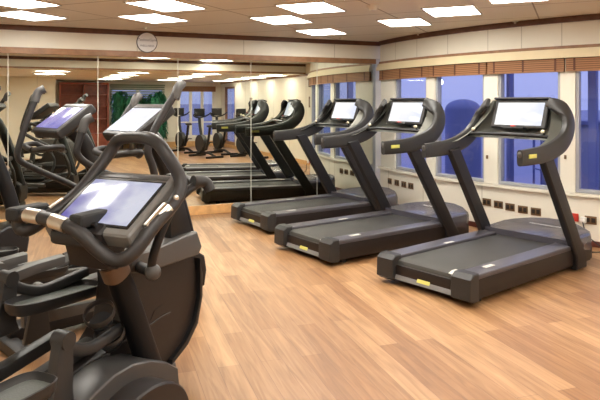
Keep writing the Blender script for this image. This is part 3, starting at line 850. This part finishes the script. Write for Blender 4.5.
    t2 = foot_tray(o, -.39, (-.48, .04), .56, .09, -.06)
    for sg, x0, py, pz in ((1, .0, -.55, .545), (-1, -.50, -.40, .69)):
        MB().cyl((x0-.035, py, pz), (x0+.035, py, pz), .036, n=20).build('link_knob', plastic2, o)
        MB().prism([(py+.034, pz+.01), (py-.034, pz+.01), (py-.075, pz-.20), (py-.16, pz-(.42 if sg > 0 else .25)), (py+.05, pz-(.42 if sg > 0 else .25)), (py+.03, pz-.2)], x0-.028, x0+.028, .012).build('link_plate', plastic2, o)
        tube([(x0, py, pz-.015), (x0-.01*sg, py+.07, pz-.065), (x0-.02*sg, py+.18, pz-.10), (x0-.03*sg, py+.33, pz-.09), (x0-.04*sg, py+.45, pz-.075)], .020, 'link_bar', plastic2, o, rb=.026, power=3)
    for x in (-.20, -.40):
        MB().prism([(-1.1, .22), (-.2, .34), (-.2, .40), (-1.1, .28)], x-.03, x+.03, .012).build('tray_rail', plastic2, o)
    return o
ft = make_front_trainer(); place(ft, -.72, 2.95, 25)

# ------------------------------------------------------------------ trainers with long swing arms, farther back
def make_trainer(fwd):
    """fwd = +1: the right arm is pushed forward, -1: the left arm"""
    o = empty('cross_trainer', (0, 0, 0), 0, 'x', 'cross trainer', 'cross trainers with long swing arms')
    MB().box(-.09, .09, -1.35, .05, .04, .12, .02).build('base_beam', plastic, o)
    MB().box(-.20, .10, -.02, .06, 0, .07, .02).build('front_foot', plastic2, o)
    MB().box(-.36, .36, -1.4, -1.3, 0, .07, .02).build('rear_foot', plastic2, o)
    hs = [(.06, .10), (.08, .22), (.06, .33), (.0, .37), (-.12, .36), (-.32, .26), (-.5, .20), (-.5, .10)]
    MB().prism(hs, -.14, .14, .03, 3).build('front_cover', plastic, o)
    MB().sweep([(0, .03, .3), (0, -.10, .75), (0, -.26, 1.15), (0, -.36, 1.27)], .045, .065, n=16, sub=4, power=2.6).build('main_post', black, o)
    T = Matrix.Translation((0, -.45, 1.385)) @ Matrix.Rotation(R(-54), 4, 'X')
    cs = MB().box(-.235, .235, 0, .08, -.19, .18, .025, 3, M=T).build('console_housing', plastic2, o)
    MB().box(-.205, .205, -.004, .004, .125, .165, .004, M=T).build('top_panel', grey, cs)
    MB().box(-.195, .195, -.007, .0, -.15, .11, .003, M=T).build('screen', scr_white if fwd > 0 else scr_violet, cs)
    tube([(-.16, -.52, 1.13), (-.24, -.56, 1.16), (-.2, -.66, 1.15), (0, -.68, 1.13), (.2, -.66, 1.15), (.24, -.56, 1.16), (.16, -.52, 1.13), (0, -.46, 1.13)], .022, 'fixed_handle', plastic2, o, closed=True)
    MB().cyl((-.33, -.06, .70), (.0, -.10, .70), .03, n=16).build('arm_axle', plastic, o)
    for sg in (-1, 1):
        x = sg*.31
        if sg == fwd:
            P_ = [(x, -.02, .66), (x, -.25, .80), (x*1.0, -.54, .95), (x, -.67, 1.04), (x, -.66, 1.16), (x, -.60, 1.35), (x, -.52, 1.56)]
            P_ = P_ if sg < 0 else [(x, -.45, .62), (x, -.46, .86), (x, -.50, 1.05), (x, -.54, 1.17), (x, -.50, 1.29), (x, -.42, 1.42), (x, -.31, 1.58)]
            end = P_[-1]
        elif sg > 0:
            P_ = [(x, -.45, .64), (x, -.34, .9), (x, -.18, 1.15), (x, -.08, 1.36), (x, .02, 1.50)]; end = P_[-1]
        else:
            P_ = [(x, -.02 if sg < 0 else -.45, .68), (x, -.3 if sg < 0 else -.5, .86), (x, -.62, 1.02), (x, -.74, 1.12), (x, -.73, 1.22), (x, -.69, 1.34)]
            end = P_[-1]
        a = tube(P_, .026, 'swing_arm', trac, o)
        e_ = Vector(end)
        MB().sweep([e_ - Vector((0, .02, .06)), e_ + Vector((0, .01, .02)), e_ + Vector((-sg*.02, .055, .05))], .034, n=14).build('arm_grip', grey, a)
        q_ = 0 if sg < 0 else -.43
        tube([(x, -.02+q_, .68), (x, .05+q_, .5), (x*.8, .0+q_, .30), (x*.6, -.35+q_*.5, .22)], .022, 'drive_link', plastic2, o)
    foot_tray(o, -.2, (-1.22, -.72), .20 if fwd > 0 else .32, .085, -.02)
    foot_tray(o, .2, (-1.0, -.5), .33 if fwd > 0 else .22, .085, -.02)
    for sg in (-1, 1):
        MB().prism([(-1.32, .16), (-.35, .15), (-.35, .20), (-1.32, .24)], sg*.2-.03, sg*.2+.03, .01).build('tray_rail', grey, o)
        MB().cyl((sg*.32-.03, -1.27, .40), (sg*.32+.03, -1.27, .40), .04, n=18).build('link_knob', grey, o)
        MB().prism([(-1.30, .40), (-1.24, .40), (-1.20, .10), (-1.36, .10)], sg*.32-.02, sg*.32+.02, .01).build('link_plate', plastic2, o)
        MB().prism([(-1.25, .36), (-1.05, .40), (-.85, .42), (-.85, .36), (-1.05, .33), (-1.2, .30)], sg*.31-.05, sg*.31+.05, .012).build('side_link', grey, o)
    return o
ca = make_trainer(1); place(ca, -.86, 4.70, 45); ca['label'] = 'dark cross trainer with white screen directly behind the foreground trainer, right arm raised'
cb = make_trainer(-1); place(cb, -1.59, 5.20, 45); cb['label'] = 'dark cross trainer with violet screen at the left, left arm raised'
cc = copy_tree(ca); place(cc, -2.68, 5.75, 45); cc['label'] = 'dark cross trainer cut by the left edge of the photo'

# ------------------------------------------------------------------ exercise bikes in the rear of the room, seen in the mirror
def make_bike():
    o = empty('exercise_bike', (0, 0, 0), 0, 'x', 'exercise bike', 'exercise bikes seen in the mirror')
    for y in (-.45, .5): MB().box(-.26, .26, y-.03, y+.03, 0, .06, .015).build('stabiliser', black, o)
    MB().sweep([(0, -.45, .05), (0, -.1, .12), (0, .5, .06)], .035, n=10).build('base_beam', plastic, o)
    MB().cyl((-.06, .28, .36), (.06, .28, .36), .24, n=32).build('flywheel_cover', plastic2, o)
    tube([(0, .0, .2), (0, -.12, .5), (0, -.2, .82)], .035, 'seat_post', black, o, sub=3)
    MB().sph((0, -.22, .85), .12, (.8, 1.2, .35), 16).build('saddle', black, o)
    tube([(0, .2, .4), (0, .34, .8), (0, .38, 1.08)], .04, 'front_post', black, o, sub=3)
    tube([(-.22, .15, 1.2), (-.22, .3, 1.14), (-.1, .38, 1.08), (.1, .38, 1.08), (.22, .3, 1.14), (.22, .15, 1.2)], .02, 'handlebar', black, o, sub=3)
    c = MB().box(-.16, .16, .36, .40, 1.1, 1.32, .01).build('console_housing', black, o)
    MB().box(-.13, .13, .352, .36, 1.13, 1.29).build('screen', black, c)
    for sg in (-1, 1):
        k = MB().cyl((sg*.07, .05, .28), (sg*.09, .05+.1*sg, .28-.13*sg), .014, n=8).build('crank', plastic2, o)
        MB().box(sg*.14-.05, sg*.14+.05, .01+.1*sg, .10+.1*sg, .26-.13*sg, .285-.13*sg, .005).build('pedal', rubber, o)
    return o
bk = make_bike(); bikes = []
for k, (s_, d_, rz) in enumerate(((4.75, 8.2, 80), (5.45, 9.0, 75), (5.75, 7.5, 85), (4.6, 10.0, 80), (3.5, 10.2, 60))):
    o = bk if k == 0 else copy_tree(bk)
    p = M0 + U*s_ + N*d_; place(o, p.x, p.y, rz + 90)
    vp = p - N*(2*(p - M0).dot(N))              # where the mirror shows it
    bikes.append((vp.x/vp.y, o))
for k, (q, o) in enumerate(sorted(bikes, key=lambda t: t[0])):
    o['label'] = 'dark upright exercise bike, %s from the left among the bikes in the mirror' % order[k]

bpy.context.view_layer.update()
